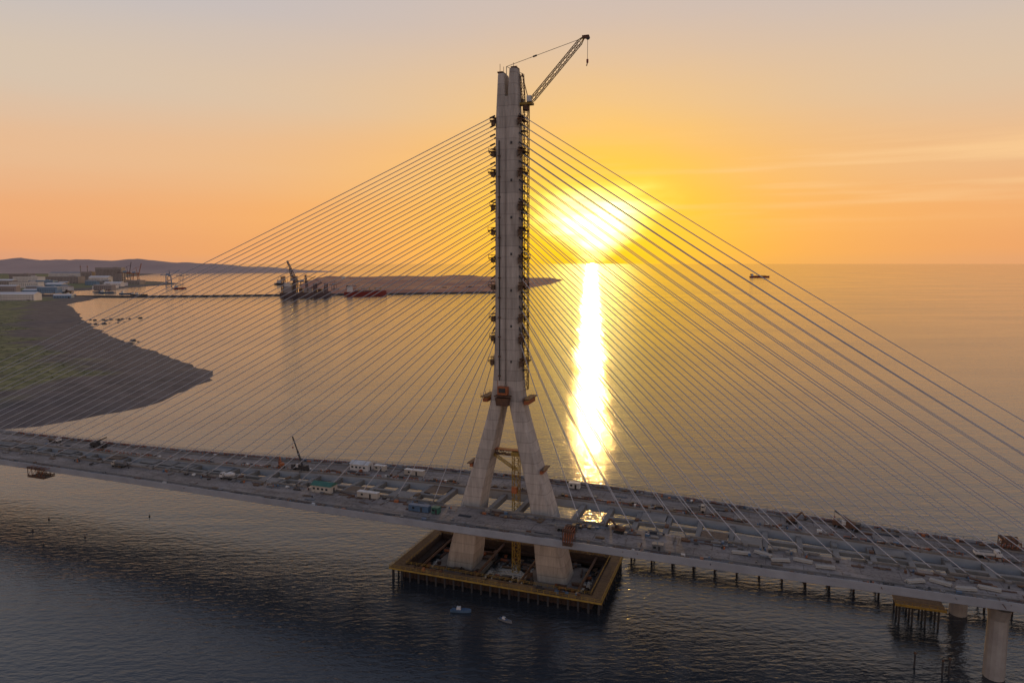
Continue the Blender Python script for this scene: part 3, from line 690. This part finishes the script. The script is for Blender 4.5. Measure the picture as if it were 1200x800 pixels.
tc=nd('ShaderNodeTexCoord'); D=tc.outputs['Generated']; sp=nd('ShaderNodeSeparateXYZ'); L(D,sp.inputs[0]); X,Y,Z=sp.outputs
def cnoise(scale,sx,sz,det=5):
    mp=nd('ShaderNodeMapping'); mp.inputs['Scale'].default_value=(sx,sx,sz); L(D,mp.inputs[0]); n=nd('ShaderNodeTexNoise'); n.inputs['Scale'].default_value=scale; n.inputs['Detail'].default_value=det; L(mp.outputs[0],n.inputs['Vector']); return n.outputs[0]
n1=cnoise(3,1,9); n2=cnoise(12,1,3,6)
Zd=mth('ADD',Z,mth('MULTIPLY',mth('SUBTRACT',n1,.5),.03))
ramp=nd('ShaderNodeValToRGB'); L(Zd,ramp.inputs[0]); cr=ramp.color_ramp; cr.interpolation='EASE'
def s2l(c): return tuple(((x/255)/12.92 if x/255<.04045 else ((x/255+.055)/1.055)**2.4) for x in c)
stops=[(0,(212,154,130)),(.02,(228,158,120)),(.06,(236,170,124)),(.13,(230,188,152)),(.22,(212,197,180)),(.34,(192,191,196)),(.6,(126,138,162)),(1,(88,102,134))]
cr.elements[0].position=0; cr.elements[0].color=(*s2l(stops[0][1]),1); cr.elements[1].position=1; cr.elements[1].color=(*s2l(stops[-1][1]),1)
for p,c in stops[1:-1]:
    e=cr.elements.new(p); e.color=(*s2l(c),1)
dt=nd('ShaderNodeVectorMath',operation='DOT_PRODUCT'); L(D,dt.inputs[0]); dt.inputs[1].default_value=S
ang=mth('ARCCOSINE',mth('MINIMUM',dt.outputs['Value'],.999999))
def mixc(f,a,bcol):
    m=nd('ShaderNodeMix',data_type='RGBA'); L(f,m.inputs[0]); L(a,m.inputs[6])
    if isinstance(bcol,tuple): m.inputs[7].default_value=(*bcol,1)
    else: L(bcol,m.inputs[7])
    return m.outputs[2]
def gauss(sig,p=2.0): return mth('EXPONENT',mth('MULTIPLY',mth('POWER',mth('DIVIDE',ang,sig),p),-1))
low=mth('EXPONENT',mth('MULTIPLY',mth('MAXIMUM',Z,0.0),-5.0))
col=mixc(mth('MULTIPLY',mth('MULTIPLY',gauss(.62,1.6),.85),low),ramp.outputs[0],s2l((252,178,98)))
dx=mth('SUBTRACT',X,S.x); dz=mth('SUBTRACT',Z,S.z-.001)
front=mth('GREATER_THAN',Y,0.0)
dzn=mth('ADD',dz,mth('MULTIPLY',mth('SUBTRACT',n2,.5),.03)); dxn=mth('ADD',dx,mth('MULTIPLY',mth('SUBTRACT',n1,.5),.03))
def ell(a,bb,x=dxn,z=dzn,p=1.0):
    r2=mth('ADD',mth('POWER',mth('ABSOLUTE',mth('DIVIDE',x,a)),2),mth('POWER',mth('ABSOLUTE',mth('DIVIDE',z,bb)),2))
    return mth('MULTIPLY',mth('EXPONENT',mth('MULTIPLY',mth('POWER',r2,p),-1)),front)
col=mixc(mth('MULTIPLY',ell(.25,.16,p=.65),.98),col,(1.0,.5,.0))
col=mixc(mth('MULTIPLY',ell(.13,.095,p=.8),.95),col,(1.05,.68,.005))
den=mth('MAXIMUM',mth('ADD',mth('MULTIPLY',dz,12),1.0),.45)
dxc=mth('DIVIDE',mth('ADD',dxn,mth('MULTIPLY',mth('SUBTRACT',n2,.5),.05)),den)
core=mth('MULTIPLY',ell(.047,.036,x=dxc,p=1.2),5.5)
veil=nd('ShaderNodeMapRange'); L(cnoise(7,1,9,6),veil.inputs[0]); veil.inputs['From Min'].default_value=.35; veil.inputs['From Max'].default_value=.6; veil.inputs['To Min'].default_value=.55; veil.inputs['To Max'].default_value=1.1
core=mth('MULTIPLY',core,veil.outputs[0])
cc=nd('ShaderNodeVectorMath',operation='SCALE'); cc.inputs[0].default_value=(1,.85,.36); L(core,cc.inputs['Scale'])
va=nd('ShaderNodeVectorMath',operation='ADD'); L(col,va.inputs[0]); L(cc.outputs[0],va.inputs[1])
st=cnoise(2.2,1,22,7); sf=nd('ShaderNodeMapRange'); L(st,sf.inputs[0]); sf.inputs['From Min'].default_value=.48; sf.inputs['From Max'].default_value=.68
band=mth('EXPONENT',mth('MULTIPLY',mth('POWER',mth('ABSOLUTE',mth('DIVIDE',mth('SUBTRACT',Z,.11),.045)),2),-1))
rgt=mth('MULTIPLY',mth('ADD',X,.25),1.4,clamp=True)
stc=mixc(mth('MULTIPLY',mth('MULTIPLY',mth('MULTIPLY',sf.outputs[0],band),rgt),.8),va.outputs[0],s2l((254,208,150)))
bg1=nd('ShaderNodeBackground'); L(stc,bg1.inputs[0]); bg1.inputs[1].default_value=.97
sky=nd('ShaderNodeTexSky',sky_type='NISHITA'); sky.sun_disc=False; sky.sun_elevation=EL; sky.sun_rotation=AZ; sky.dust_density=2
bg2=nd('ShaderNodeBackground'); L(sky.outputs[0],bg2.inputs[0]); bg2.inputs[1].default_value=.006
ad=nd('ShaderNodeAddShader'); L(bg1.outputs[0],ad.inputs[0]); L(bg2.outputs[0],ad.inputs[1]); ow=nd('ShaderNodeOutputWorld'); L(ad.outputs[0],ow.inputs[0])

cam=bpy.data.cameras.new('camera'); co=bpy.data.objects.new('camera',cam); sc.collection.objects.link(co); sc.camera=co
co.location=(0,0,132); co.rotation_euler=(math.radians(90-6.56),0,0); cam.lens=24; cam.sensor_width=36; cam.clip_start=1; cam.clip_end=200000
sc.view_settings.view_transform='Standard'; sc.view_settings.look='None'; sc.view_settings.exposure=0
